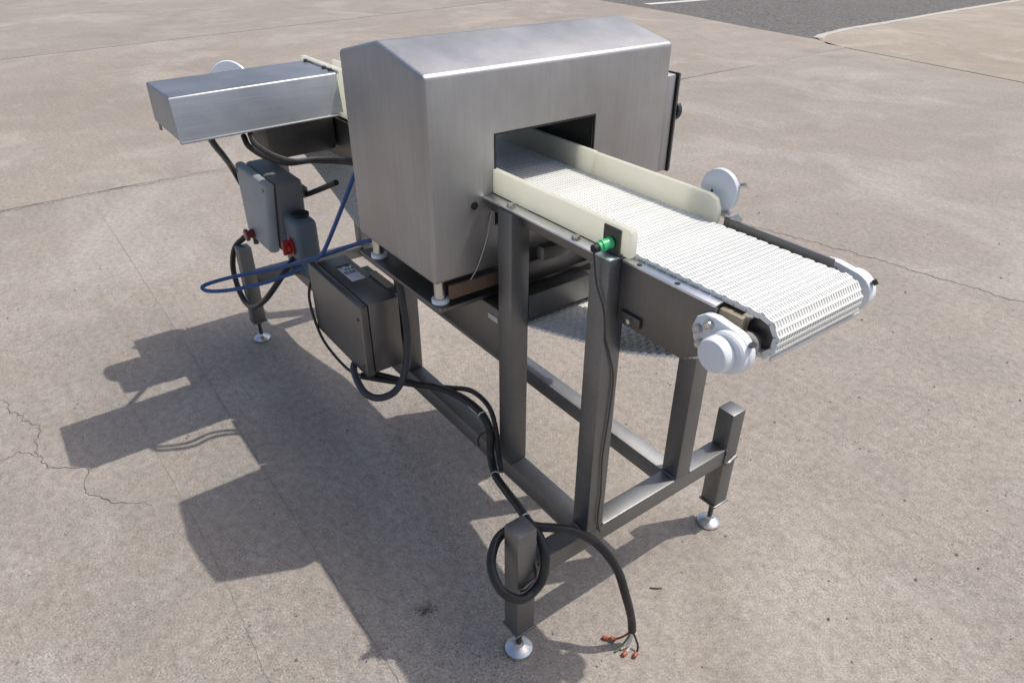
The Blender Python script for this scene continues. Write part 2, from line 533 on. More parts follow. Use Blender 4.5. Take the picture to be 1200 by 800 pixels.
def crack(name, pts, wid, jit, seed, mat='joint'):
    rnd = random.Random(seed)
    P = []
    for i in range(len(pts) - 1):
        p, q = Vector(pts[i]), Vector(pts[i + 1])
        n = max(2, int((q - p).length / 0.011))
        for k in range(n):
            c = p.lerp(q, k / n)
            d = (q - p).normalized()
            nr = Vector((-d.y, d.x))
            P.append(c + nr * jit * (0.8 * noise.noise(Vector((c.x * 11, c.y * 11, seed))) + 0.55 * noise.noise(Vector((c.x * 31, c.y * 31, seed))) + 0.35 * noise.noise(Vector((c.x * 83, c.y * 83, seed)))) + d * jit * 0.3 * noise.noise(Vector((c.x * 60, c.y * 60, seed + 2))))
    P.append(Vector(pts[-1]))
    bm = MB()
    prev = None
    for i, p in enumerate(P):
        d = (P[min(i + 1, len(P) - 1)] - P[max(0, i - 1)]).normalized()
        nr = Vector((-d.y, d.x))
        f = i / (len(P) - 1)
        ww = wid * (0.45 + 0.9 * abs(noise.noise(Vector((p.x * 21, p.y * 21, seed + 5)))) + 0.2 * rnd.random()) * min(1, (1 - f) * 6 + 0.1) * min(1, f * 9 + 0.3)
        a = bm.bm.verts.new((p.x + nr.x * ww, p.y + nr.y * ww, 0.0009))
        c = bm.bm.verts.new((p.x - nr.x * ww, p.y - nr.y * ww, 0.0009))
        if prev:
            bm.bm.faces.new([prev[0], prev[1], c, a])
        prev = (a, c)
    bmesh.ops.recalc_face_normals(bm.bm, faces=bm.bm.faces[:])
    return bm.build(name, mat, smooth=False, kind='structure')
crack('pavement_crack', [(-2.75, -1.24), (-2.27, -1.082), (-2.1, -1.03), (-1.96, -0.974), (-1.78, -1.0), (-1.652, -0.967), (-1.56, -0.86), (-1.44, -0.88), (-1.315, -0.824), (-1.25, -0.73), (-1.143, -0.693)], 0.0024, 0.026, 3.0, 'crackfill')
crack('pavement_crack', [(-1.78, -1.0), (-1.83, -1.06), (-1.80, -1.12)], 0.0018, 0.02, 8.0)
crack('pavement_crack', [(-2.6, 2.93), (-1.643, 3.121), (-0.9, 3.30), (-0.036, 3.438), (0.5, 3.52), (1.4, 3.70)], 0.0042, 0.035, 5.0)

crack('score_line', [(-4.6, YS), (-2.3, YS + .004), (-0.8, YS - .004), (1.6, YS)], 0.0016, 0.006, 23.0, 'score')
crack('score_line', [(-2.3, YS - .33), (-0.9, YS - .28), (0.4, YS - .30)], 0.0010, 0.006, 29.0, 'score')
crack('pavement_crack', [(XB(-3) + .05, -3.0), (XB(-.3) + .03, -.3), (XB(.7) + .05, .7)], 0.004, 0.06, 31.0)

# grit and specks of dirt lying on the slabs
b = MB()
rnd = random.Random(11)
for i in range(900):
    x, y = rnd.uniform(-3.6, 1.3), rnd.uniform(-1.3, 4.2)
    r = rnd.choice((0.0022, 0.003, 0.004, 0.0055)) * rnd.uniform(0.7, 1.2)
    mt = Matrix.Translation((x, y, r * 0.4)) @ Matrix.Rotation(rnd.uniform(0, 3), 4, 'Z') @ Matrix.Rotation(rnd.uniform(-.5, .5), 4, 'X')
    v = [b.bm.verts.new(mt @ Vector(p)) for p in ((r * 1.3, 0, 0), (0, r, 0), (-r * 1.1, 0, 0), (0, -r * .8, 0), (0, 0, r * .8), (0, 0, -r * .8))]
    for q in ((0, 1, 4), (1, 2, 4), (2, 3, 4), (3, 0, 4), (1, 0, 5), (2, 1, 5), (3, 2, 5), (0, 3, 5)):
        b.bm.faces.new([v[k] for k in q])
b.build('grit', 'pebble', smooth=False, kind='stuff')
# crumbled spot in the shade of the machine
b = MB()
for i in range(110):
    a, rr = rnd.uniform(0, 6.28), abs(rnd.gauss(0, 0.02))
    x, y = -0.277 + math.cos(a) * rr * 1.1, -0.15 + math.sin(a) * rr * 1.2
    r = rnd.uniform(0.002, 0.0048)
    mt = Matrix.Translation((x, y, r * 0.3)) @ Matrix.Rotation(rnd.uniform(0, 3), 4, 'Z')
    v = [b.bm.verts.new(mt @ Vector(p)) for p in ((r * 1.2, 0, 0), (0, r, 0), (-r, 0, 0), (0, -r, 0), (0, 0, r * .9), (0, 0, -r * .9))]
    for q in ((0, 1, 4), (1, 2, 4), (2, 3, 4), (3, 0, 4), (1, 0, 5), (2, 1, 5), (3, 2, 5), (0, 3, 5)):
        b.bm.faces.new([v[k] for k in q])
b.build('crumbled_patch', 'pebble', smooth=False, kind='stuff')
tw = MB(); tw.tube([(0.075, 0.455, 0.003), (0.088, 0.468, 0.004), (0.098, 0.484, 0.003)], 0.0022, 6, 4)
tag(tw.build('twig', 'twig', base=(0.088, 0.466, 0)), 'small dry brown twig lying on sunlit concrete right of the frayed cable end', 'twig')
tw = MB(); tw.tube([(-3.23, 3.19, 0.006), (-3.21, 3.24, 0.010), (-3.18, 3.30, 0.006)], 0.005, 6, 4)
tag(tw.build('twig', 'twig', base=(-3.209, 3.235, 0)), 'dark twig on open concrete far behind the round white reflector disc', 'twig')

# ------------------------------------------------------------------ conveyor frame
conv = thing('inspection_conveyor', (-1.05, 0.41, 0), 'long stainless steel conveyor on a square tube frame with a white mesh belt on top', 'conveyor')
H = 0.03
W = 0.82; LEN = 2.09; T = 0.493; YA = 0.233; YB = 0.588; ZB = 0.36; XCU = -0.347; XD = -0.974
def leg():
    b = MB(); b.box(-H, H, -H, H, 0.115, T, 0.004)
    post = b.build('leg', 'frame', conv)
    # sliced tube end: ragged weld collar and end plate
    b = MB(); b.box(-H - .004, H + .004, -H - .004, H + .004, 0.108, 0.1145, 0.002)
    b.build('end_plate', 'frame', post)
    b = MB(); b.lathe((0, 0, 0.0), (0, 0, 1), [(0, .036), (.004, .040), (.012, .0395), (.020, .030), (.026, .015), (.034, .011)], 28)
    b.build('foot_pad', 'foot', post)
    b = MB(); b.cyl((0, 0, 0.034), (0, 0, 0.107), 0.0085, n=12)
    b.lathe((0, 0, 0.092), (0, 0, 1), [(0, .0165), (.0155, .0165)], 6)
    b.build('levelling_stem', 'darksteel', post)
    return post
lg = leg()
for d in ((0, W, 0), (-LEN, 0, 0), (-LEN, W, 0)):
    shifted(lg, d, conv)

def part(name, mat, *boxes, r=0.004, parent=None, label=None):
    b = MB()
    for q in boxes:
        b.box(*q, r)
    return b.build(name, mat, parent or conv, label=label)
e = 0.0008
for x in (0, -LEN):
    part('cross_tube', 'frame', (x - H + e, x + H - e, H, W - H, ZB - 2 * H, ZB))
for y in (YA, YB):
    part('long_tube', 'frame', (-LEN + H, -H, y - H + e, y + H - e, ZB - 2 * H - .001, ZB - .001))
for x, ztop in ((0, 1.172), (XCU, 1.166), (XD, 0.815), (-LEN, 1.166)):
    for y in (YA, YB):
        zb = ZB
        part('upright', 'frame', (x - H + .0004, x + H - .0004, y - H + .0004, y + H - .0004, zb, ztop if y == YA else min(ztop, 1.10)))
# weld beads at the feet of the uprights
for y in (YA, YB):
    for s_ in (-1, 1):
        b = MB()
        b.tube([(-H, y + s_ * H, ZB + .001), (0, y + s_ * (H + .001), ZB + .002), (H, y + s_ * H, ZB + .001)], 0.0035, 6, 4, 0.5)
        b.build('weld_bead', 'frame', conv)
for y, s_ in ((0, 1), (W, -1)):
    b = MB()
    b.tube([(H * .2, y + s_ * H, ZB + .001), (H, y + s_ * (H + .001), ZB - .001), (H + .0005, y + s_ * H, ZB - H), (H, y + s_ * (H + .001), ZB - 2 * H)], 0.003, 6, 6, 0.6)
    b.build('weld_bead', 'frame', conv)
for y, s_ in ((0, 1), (W, -1)):
    pts = [(H + .001, y - H * .9, ZB - 2 * H + .002 ), (H + .002, y - H * .3, ZB - 2 * H - .003), (H + .001, y + H * .5, ZB - 2 * H + .004), (H + .001, y + H * .95, ZB - 2 * H + .008)]
    b = MB()
    b.tube(pts, 0.005, 6, 5, 0.7)
    b.build('tack_weld', 'frame', conv)

# support shelf for the head: deep rail between uprights, thin plate, cross members
part('shelf_rail', 'panel', (XD + H, XCU - H, 0.207, 0.259, 0.712, 0.868))
part('shelf_rail', 'panel', (XD + H, XCU - H, 0.562, 0.614, 0.712, 0.868))
part('shelf_plate', 'panel', (-0.935, -0.455, 0.066, 0.790, 0.869, 0.881), r=.002)
part('cross_member', 'panel', (-0.376, -0.317, 0.264, 0.557, 0.850, 0.922))
part('cross_member', 'panel', (XD - .03, XD + .03, 0.264, 0.557, 0.82, 0.88))
part('cross_member', 'panel', (-0.52, -0.377, 0.264, 0.557, 0.930, 0.986), r=.003)
part('spacer_strip', 'wood', (-0.462, -0.449, 0.10, 0.56, 0.905, 0.944), r=.002)
part('cross_member', 'panel', (-0.30, -0.27, 0.27, 0.535, 1.04, 1.075), r=.003)

# bed sides, rails
b = MB(); b.prism([(0.031, 1.020), (0.222, 1.016), (0.286, 1.062), (0.286, 1.163), (0.031, 1.163)], 'y', 0.239, 0.2445, .0012)
b.build('side_plate', 'panel', conv)
part('side_plate', 'panel', (0.040, 0.322, 0.556, 0.5615, 1.020, 1.191), r=.0015)
part('side_flange', 'flange', (0.033, 0.283, 0.236, 0.2605, 1.164, 1.1705), r=.002)
part('side_flange', 'panel', (0.045, 0.322, 0.562, 0.582, 1.160, 1.166), r=.0015)
part('side_plate', 'panel', (-0.90, -0.031, 0.2365, 0.2415, 1.128, 1.1665), r=.0015)
part('side_plate', 'panel', (-0.90, 0.030, 0.558, 0.563, 1.090, 1.1665), r=.0015)
part('guide_flange', 'flange', (-0.446, -0.028, 0.207, 0.2405, 1.168, 1.1735), r=.002)
for s_ in (0.236, 0.556):
    part('side_plate', 'panel', (-2.15, -0.90, s_, s_ + .006, 1.03, 1.172), r=.002)
part('bed_plate', 'oldplate', (-2.12, 0.285, 0.266, 0.540, 1.120, 1.140), r=.002)
part('bed_plate', 'oldplate', (0.2865, 0.338, 0.2450, 0.262, 1.105, 1.163), r=.002)
part('mounting_tab', 'darksteel', (0.045, 0.105, 0.2315, 0.2385, 1.030, 1.055), r=.002)
for x in (0.075, 0.180):
    b = MB()
    b.cyl((x, 0.2455, 1.1704), (x, 0.2455, 1.1712), 0.006, n=14)
    b.build('screw_hole', 'black', conv)
for x in (-0.345, -0.100):
    b = MB(); b.lathe((x, 0.2225, 1.1736), (0, 0, 1), [(0, .0125), (.0015, .0125), (.0016, .0095), (.0078, .0092), (.0085, .008)], 6)
    b.build('hex_bolt', 'bolt', conv)
b = MB(); b.cyl((0.078, 0.2312, 1.042), (0.078, 0.2245, 1.042), 0.006, n=6)
b.build('hex_bolt', 'bolt', conv)
# cap plate on the near upright
part('tube_cap', 'sheet', (-H - .001, H + .002, YA - H - .001, YA - .003, 1.1722, 1.1765), r=.0015)

# cream plastic guides
def guide(x0, x1, y0, y1, z0, z1, rx=0.012):
    pts = [(x0, z0), (x1 - .004, z0), (x1, z0 + .006), (x1, z1 - rx), (x1 - rx * .4, z1 - rx * .25), (x1 - rx, z1), (x0, z1)]
    b = MB(); b.prism(pts, 'y', y0, y1, 0.0025)
    return b.build('belt_guide', 'cream', conv)
guide(-0.95, 0.052, 0.2412, 0.2590, 1.1745, 1.2370)
guide(-0.395, 0.030, 0.5405, 0.556, 1.1725, 1.2400, 0.03)
guide(-0.95, -0.398, 0.5407, 0.5555, 1.1725, 1.2420, 0.002)
guide(-1.29, -0.96, 0.2412, 0.2560, 1.1745, 1.2400)
guide(-2.10, -0.96, 0.5405, 0.556, 1.1725, 1.2350)

# ------------------------------------------------------------------ belt
PITCH = 0.0287
RB = 0.0425
BX, BZ = 0.362, 1.1345
BW0, BW1 = 0.2625, 0.5385
NF = 34
def belt_link():
    b = MB()
    step = (BW1 - BW0) / NF
    for i in range(NF):
        y = BW0 + i * step
        # fingers to the front and, offset by half a step, to the rear of a ribbed bar
        b.box(0.0, PITCH * 0.50, y + .0004, y + step * .62, -0.0035, 0.0026)
        b.box(-PITCH * 0.50, 0.0, y + step * .5 + .0004, y + step * 1.12, -0.0035, 0.0026)
    b.box(-0.0030, 0.0030, BW0, BW1, -0.0042, 0.0035)
    b.box(PITCH * .5 - .0022, PITCH * .5 + .0022, BW0 + .001, BW1 - .001, -0.0025, 0.0033)
    b.box(-PITCH * .5 + .001, PITCH * .5 - .001, BW0 + .002, BW1 - .002, -0.0095, -0.0020)
    return b
first = None
def pt_on_loop(s_):
    """distance along the belt from the top of the end roller: <0 on the carrying run, >0 round the roller"""
    if s_ <= 0:
        return Vector((BX + s_, 0, BZ + RB)), 0.0
    a = s_ / RB
    return Vector((BX + math.sin(a) * RB, 0, BZ + math.cos(a) * RB)), a
nfront = int(math.pi * RB / PITCH)
kbeg = -int((BX + 0.93) / PITCH)
for k in range(kbeg, nfront + 1):
    p, a = pt_on_loop((k + 0.4) * PITCH)
    if first is None:
        o = first = belt_link().build('belt_link', 'belt', conv, smooth=False, base=(0, 0, 0))
    else:
        o = first.copy(); COL.objects.link(o)
    o.parent = conv
    o.location = (Vector((p.x, 0, p.z)) - BASE[conv.name]) * U
    o.rotation_euler = (0, a, 0)
    o.location.z += random.uniform(-.0004, .0004)
# rest of the loop: far carrying run, far roller, and the return run sagging under the frame
b = MB()
def add_row(p, a):
    mt = Matrix.Translation(p) @ Matrix.Rotation(a, 4, 'Y')
    n = 11
    st = (BW1 - BW0) / n
    for i in range(n):
        y = BW0 + i * st
        b.box(0, PITCH * .5, y + .002, y + st * .5, -.0035, .0028, mat=mt)
        b.box(-PITCH * .5, 0, y + st * .5 + .002, y + st, -.0035, .0028, mat=mt)
    b.box(-.0042, .0042, BW0, BW1, -.0042, .0042, mat=mt)
    b.box(-PITCH * .5, PITCH * .5, BW0 + .001, BW1 - .001, -.0012, .0012, mat=mt)
    b.box(PITCH * .5 - .003, PITCH * .5 + .003, BW0, BW1, -.0025, .0034, mat=mt)
x = BX + (kbeg - 1 + 0.4) * PITCH
while x > -2.14:
    add_row(Vector((x, 0, BZ + RB)), 0); x -= PITCH
for k in range(1, int(math.pi * RB / PITCH) + 1):
    a = k * PITCH / RB
    add_row(Vector((-2.14 - math.sin(a) * RB, 0, BZ + math.cos(a) * RB)), -a)
sag = [(0.362, 1.0920), (0.30, 1.060), (0.236, 1.020), (0.141, 0.974), (0.039, 0.932), (-0.089, 0.893), (-0.302, 0.834), (-0.50, 0.795), (-0.75, 0.765), (-1.0, 0.752), (-1.25, 0.758), (-1.404, 0.772), (-1.595, 0.845), (-1.81, 0.920), (-1.974, 0.970), (-2.06, 1.025), (-2.14, 1.0920)]
pos = []
for i in range(len(sag) - 1):
    P = [Vector((sag[max(0, min(len(sag) - 1, i + k))][0], 0, sag[max(0, min(len(sag) - 1, i + k))][1])) for k in (-1, 0, 1, 2)]
    for k in range(40):
        t = k / 40
        pos.append(0.5 * (2 * P[1] + (P[2] - P[0]) * t + (2 * P[0] - 5 * P[1] + 4 * P[2] - P[3]) * t * t + (3 * P[1] - P[0] - 3 * P[2] + P[3]) * t ** 3))
acc = 0
for p, q in zip(pos, pos[1:]):
    acc += (q - p).length
    if acc >= PITCH:
        acc -= PITCH
        add_row(q, math.atan2(-(q.z - p.z), q.x - p.x))
b.build('belt_return', 'belt', conv, smooth=False, kind='stuff')

# end roller, sprockets and bearings
def roller(x):
    b = MB()
    b.cyl((x - .006, 0.224, BZ - .018), (x - .004, 0.590, BZ - .008), 0.0135, n=16)
    return b.build('roller_shaft', 'bolt', conv)
for x in (BX, -2.14):
    sh = roller(x)
    for y in (0.276, 0.33, 0.40, 0.47, 0.516):
        b = MB(); b.lathe((x, y, BZ), (0, 1, 0), [(0, .020), (.002, .031), (.010, .031), (.012, .020)], 10)
        b.build('sprocket', 'darksteel', sh)
    b = MB(); b.lathe((x - .006, 0.2525, BZ - .016), (0, 1, 0), [(0, .020), (.001, .0225), (.007, .0225), (.008, .020)], 20)
    b.build('collar', 'bolt', sh)

def bearing(x, y, sgn, dirx):
    """three-bolt plastic flange bearing with its end cap; sgn is the outward side along y"""
    cx, cz = x, BZ - (.030 if sgn < 0 else .008)
    r0 = 0.0455
    pts = [(cx + r0 * math.cos(a), cz + r0 * math.sin(a)) for a in [math.radians(t) for t in range(-118, 92, 14)]]
    fl = [(cx - .042 * dirx, cz + .052), (cx - .066 * dirx, cz + .050), (cx - .085 * dirx, cz + .036), (cx - .092 * dirx, cz + .014), (cx - .086 * dirx, cz - .012), (cx - .070 * dirx, cz - .030)]
    if dirx < 0:
        pts = [(2 * cx - p[0], p[1]) for p in pts]
    b = MB()
    b.prism(pts + fl, 'y', y, y + sgn * .020, 0.004, 2)
    o = b.build('bearing_flange', 'white', conv)
    b = MB()
    b.lathe((cx, y + sgn * .0195, cz), (0, sgn, 0), [(0, .0435), (.010, .0425), (.014, .039)], 32)
    b.build('bearing_boss', 'white', o)
    b = MB()
    b.lathe((cx - .010 * dirx, y + sgn * .032, cz - .002), (0, sgn, 0), [(0, .033), (.003, .0355), (.020, .035), (.0255, .032), (.027, .027)], 32)
    b.build('end_cap', 'white', o)
    for dx, dz in ((-.052, .034), (-.076, .014), (-.066, -.014)):
        b = MB()
        b.lathe((cx + dx * dirx, y + sgn * .0198, cz + dz), (0, sgn, 0), [(0, .0115), (.0015, .0115), (.0016, .0088), (.009, .0085), (.010, .006), (.012, .005)], 12)
        b.build('hex_bolt', 'bolt', o)
    b = MB(); b.cyl((cx + .038 * dirx, y + sgn * .012, cz + .030), (cx + .044 * dirx, y + sgn * .016, cz + .036), 0.006, n=10)
    b.build('grease_plug', 'darksteel', o)
bearing(BX - .020, 0.2385, -1, 1)
bearing(BX - .004, 0.578, 1, 1)
bearing(-2.14, 0.235, -1, -1)
bearing(-2.14, 0.564, 1, -1)
part('scraper_strip', 'sheet', (0.3985, 0.4035, 0.262, 0.556, 1.0975, 1.105), r=.001)

# round reflector on the right, photo-eye on the left
b = MB(); b.lathe((-0.002, 0.572, 1.240), (-.04, 1, 0), [(0, .046), (.002, .0505), (.013, .0515), (.016, .049)], 40)
refl = b.build('reflector_disc', 'reflector', conv)
b = MB(); b.cyl((-0.018, 0.5705, 1.236), (-0.018, 0.5718, 1.236), 0.004, n=10)
b.build('screw_hole', 'darksteel', refl)
b = MB(); b.box(0.012, 0.052, 0.562, 0.590, 1.188, 1.197, 0.002)
b.lathe((0.070, 0.570, 1.194), (.2, -1, .3), [(0, .009), (.004, .010), (.008, .009)], 14)
b.cyl((0.046, 0.590, 1.262), (0.058, 0.592, 1.266), .006, n=8)
b.build('reflector_bracket', 'bolt', refl)
part('sensor_bracket', 'darksteel', (-0.020, 0.031, 0.2275, 0.2325, 1.160, 1.236), (-.02, .031, .2275, .2405, 1.174, 1.179), r=.001)
b = MB()
b.lathe((0.006, 0.2275, 1.202), (-.12, -1, -.12), [(0, .0125), (.004, .0135), (.005, .012), (.018, .012), (.019, .0135), (.026, .0135), (.027, .011), (.034, .0105)], 18)
se = b.build('photo_sensor', 'green', conv)
b = MB(); b.lathe((0.0015, 0.1945, 1.1975), (-.12, -1, -.12), [(0, .0098), (.012, .0098), (.016, .006)], 16)
b.build('cable_plug', 'black', se)

b = MB(); b.box(-1.70, -1.30, 0.2515, 0.272, 1.174, 1.336, .003)
b.build('belt_guide', 'cream', conv)
# drive cover and gear motor at the far side
b = MB()
x0, x1, y0, y1, z0, z1 = -1.640, -1.357, -0.300, 0.238, 1.192, 1.3165
prof = [(x0 - .006, z0), (x0, z1), (x1, z1 + .002), (x1 + .024, z0)]
b.prism(prof, 'y', y0, y1)
fs = [f for f in b.bm.faces if abs(f.normal.z + 1) < .1]
bmesh.ops.bevel(b.bm, geom=[ed for ed in b.bm.edges if abs(ed.verts[0].co.z - ed.verts[1].co.z) < .01 and ed.verts[0].co.z > 1.25], offset=.007, segments=3, affect='EDGES', profile=.5)
for v in b.bm.verts:      # the lid rises a little towards the belt
    v.co.z += max(0, (v.co.y + .3)) * 0.022
cover = b.build('drive_cover', 'cover', conv)
b = MB(); b.box(-1.337, -1.318, -0.302, 0.225, 1.186, 1.1915, .0015)
for v in b.bm.verts:
    v.co.z += max(0, (v.co.y + .3)) * 0.022
b.build('cover_lip', 'cover', cover)
part('cover_hinge', 'bolt', (-1.62, -1.36, 0.2395, 0.250, 1.322, 1.333), r=.002, parent=cover)
for x in (-1.60, -1.44, -1.39):
    b = MB()
    b.cyl((x, 0.232, 1.329), (x, 0.232, 1.338), 0.008, n=8)
    b.build('cover_bolt', 'darksteel', cover)
b = MB()
b.box(-1.60, -1.40, -0.02, 0.232, 1.06, 1.188, .02)
b.cyl((-1.50, -0.24, 1.235), (-1.50, -0.03, 1.235), 0.045, n=24)
b.build('gear_motor', 'darksteel', conv)
b = MB()
b.box(-2.21, -1.76, 0.03, 0.228, 1.085, 1.20, .02)
b.lathe((-1.965, 0.03, 1.160), (0, -1, 0), [(0, .070)] + [(.008 + .012 * k + dd, rr) for k in range(9) for dd, rr in ((0, .080), (.006, .080), (.006, .071), (.012, .071))] + [(.122, .080), (.145, .076), (.152, .05)], 28)
b.box(-1.93, -1.765, -.095, .029, 1.105, 1.195, .012)
b.build('gear_motor', 'darksteel', conv)
b = MB(); b.box(-1.62, -1.615, -0.298, -0.29, 1.165, 1.19); b.build('cover_tab', 'cover', cover)
b = MB(); b.lathe((-2.10, 0.098, 1.190), (.75, -.62, .25), [(0, .076), (.003, .082), (.02, .084), (.024, .080)], 40)
b.build('guard_disc', 'white', conv, label='white round guard disc behind the drive cover')

# ------------------------------------------------------------------ detector head
hx1, hx0, hy0, hy1, hz0, hz1, hzr = -.448, -.887, .052, .866, .960, 1.4825, 1.531
ay0, ay1, az0, az1 = .246, .586, 1.085, 1.326
head = thing('detector_head', ((hx0 + hx1) / 2, (hy0 + hy1) / 2, 0.882), 'brushed stainless steel tunnel head with a gabled top standing astride the white belt', 'metal detector')
b = MB()
ys = [hy0, ay0, ay1, hy1]
zs = [hz0, az0, az1, hz1]
V = {}
for xi, x in enumerate((hx0, hx1)):
    for j, y in enumerate(ys):
        for k, z in enumerate(zs):
            V[xi, j, k] = b.bm.verts.new((x, y, z))
rl = [b.bm.verts.new(((hx0 + hx1) / 2, y, hzr)) for y in ys]
F = b.bm.faces.new
outer = []
for xi in (0, 1):
    for j in range(3):
        for k in range(3):
            if j == 1 and k == 1:
                continue
            q = [V[xi, j, k], V[xi, j + 1, k], V[xi, j + 1, k + 1], V[xi, j, k + 1]]
            F(q if xi else q[::-1])
for j, rv in ((0, rl[0]), (3, rl[3])):
    ring = [V[0, j, k] for k in range(4)] + [rv] + [V[1, j, k] for k in (3, 2, 1, 0)]
    F(ring if j == 3 else ring[::-1])
for xi in (0, 1):
    for j in range(3):
        q = [V[xi, j, 3], V[xi, j + 1, 3], rl[j + 1], rl[j]]
        F(q if xi else q[::-1])
for j in range(3):
    F([V[0, j, 0], V[0, j + 1, 0], V[1, j + 1, 0], V[1, j, 0]])
# short returns of the tunnel mouth
for xi, x in ((1, hx1), (0, hx0)):
    c = [V[xi, 1, 1], V[xi, 2, 1], V[xi, 2, 2], V[xi, 1, 2]]
    dx = -.012 if xi else .012
    inn = [b.bm.verts.new(v.co + Vector((dx, 0, 0))) for v in c]
    for k in range(4):
        q = [c[k], inn[k], inn[(k + 1) % 4], c[(k + 1) % 4]]
        F(q)
bmesh.ops.recalc_face_normals(b.bm, faces=b.bm.faces[:])
be = []
for ed in b.bm.edges:
    a, c = ed.verts[0].co, ed.verts[1].co
    if len(ed.link_faces) != 2:
        continue
    ang = ed.link_faces[0].normal.angle(ed.link_faces[1].normal)
    inmouth = all(ay0 - .001 <= v.y <= ay1 + .001 and az0 - .001 <= v.z <= az1 + .001 for v in (a, c))
    if ang > .15 and not inmouth:
        be.append(ed)
bmesh.ops.bevel(b.bm, geom=be, offset=.011, segments=4, profile=.5, affect='EDGES', clamp_overlap=True)
housing = b.build('housing', 'head', head, sharp=40)
# tunnel liner
b = MB()
t_ = .006
for q in ((hx0 + .013, hx1 - .013, ay0 - t_, ay0 + .002, az0 - t_, az1 + t_), (hx0 + .013, hx1 - .013, ay1 - .002, ay1 + t_, az0 - t_, az1 + t_),
          (hx0 + .013, hx1 - .013, ay0 + .0021, ay1 - .0021, az0 - t_, az0 + .002), (hx0 + .013, hx1 - .013, ay0 + .0021, ay1 - .0021, az1 - .002, az1 + t_)):
    b.box(*q)
b.build('tunnel_liner', 'black', head)
# dark gasket round the mouth
b = MB()
gx0, gx1 = hx1 - .004, hx1 + .0015
for q in ((gx0, gx1, ay0 + .0004, ay0 + .005, az0, az1 - .0004), (gx0, gx1, ay1 - .005, ay1 - .0004, az0, az1 - .0004), (gx0, gx1, ay0 + .0052, ay1 - .0052, az1 - .005, az1 - .0004)):
    b.box(*q)
b.build('mouth_gasket', 'black', head)
b = MB(); b.cyl((hx1 - .004, .182, 1.153), (hx1 + .003, .182, 1.153), .0105, n=18)
b.build('plug', 'black', head)
# feet
ft = None
b = MB(); b.cyl((-.492, .092, .896), (-.492, .092, .9595), .0165, n=20)
ft = b.build('foot', 'bolt', head)
b = MB(); b.lathe((-.492, .092, .8818), (0, 0, 1), [(0, .022), (.002, .0245), (.012, .0245), (.0145, .022)], 24)
b.build('foot_washer', 'white', ft)
for d in ((-.362, 0, 0), (0, .72, 0), (-.362, .72, 0)):
    shifted(ft, d, head)
# operator unit bolted on the right-hand end
b = MB(); b.box(-.80, -.455, hy1 + .001, hy1 + .040, 1.105, 1.392, .006)
op = b.build('operator_unit', 'head', head)
b = MB(); b.box(-.805, -.450, hy1 + .0405, hy1 + .046, 1.103, 1.395, .001)
b.build('gasket', 'black', op)
b = MB(); b.box(-.803, -.452, hy1 + .0465, hy1 + .055, 1.104, 1.394, .003)
b.build('unit_door', 'panel', op)
b = MB(); b.lathe((-.475, hy1 + .055, 1.285), (0, 1, 0), [(0, .030), (.012, .032), (.02, .024), (.022, .012)], 24)
b.build('knob', 'conduit', op)
b = MB(); b.tube([(-.446, .235, 1.128), (-.441, .215, 1.06), (-.442, .185, .985), (-.45, .165, .945)], .0013, 5, 6)
b.build('earth_wire', 'whitewire', head)

# ------------------------------------------------------------------ stainless enclosure on the lower frame
enc = thing('control_enclosure', (-1.10, .10, .435), 'dark stainless steel enclosure with a white sticker on top hung low on the frame', 'electrical box')
ex0, ex1, ey0, ey1, ez0, ez1 = -1.308, -.886, .018, .162, .436, .708
b = MB(); b.box(ex0 + .006, ex1 - .006, ey0 + .034, ey1, ez0 + .005, ez1 - .003, .004)
b.build('body', 'encl', enc)
b = MB(); b.box(ex0, ex1, ey0, ey0 + .0285, ez0, ez1, .005, 3)
b.build('door', 'encl', enc)
b = MB(); b.box(ex0 + .008, ex1 - .008, ey0 + .0287, ey0 + .0338, ez0 + .007, ez1 - .005)
b.build('door_seal', 'black', enc)
for z in (ez1 - .05, ez0 + .04):
    b = MB(); b.cyl((ex1 - .02, ey0 - .003, z), (ex1 - .02, ey0 + .001, z), .006, n=12)
    b.build('door_screw', 'darksteel', enc)
part('wall_bracket', 'frame', (-1.03, -1.0, ey1 + .0004, .2025, ez0 + .02, ez1 - .02), (-1.2, -.945, ey1 + .0004, .2024, ez1 - .06, ez1 - .02), r=.002, parent=enc)
b = MB(); b.box(-1.218, -1.078, .086, .137, ez1 - .0026, ez1 - .0018)
st = b.build('sticker', 'sticker', enc)
b = MB()
rnd = random.Random(4)
for i in range(5):
    xx = -1.205 + i * .0225
    yy = .090
    while yy < .128:
        L_ = rnd.uniform(.003, .010)
        if rnd.random() < .75 and i < 3:
            b.box(xx, xx + .010, yy, yy + L_, ez1 - .0017, ez1 - .0013)
        yy += L_ + rnd.uniform(.002, .005)
b.box(-1.218, -1.205, .086, .137, ez1 - .0017, ez1 - .0012)
b.box(-1.145, -1.140, .089, .134, ez1 - .0017, ez1 - .0012)
b.build('sticker_print', 'stickerink', st)
part('cable_plate', 'oldplate', (-1.10, -.96, .158, .186, ez1 - .0015, ez1 + .004), r=.001, parent=enc)

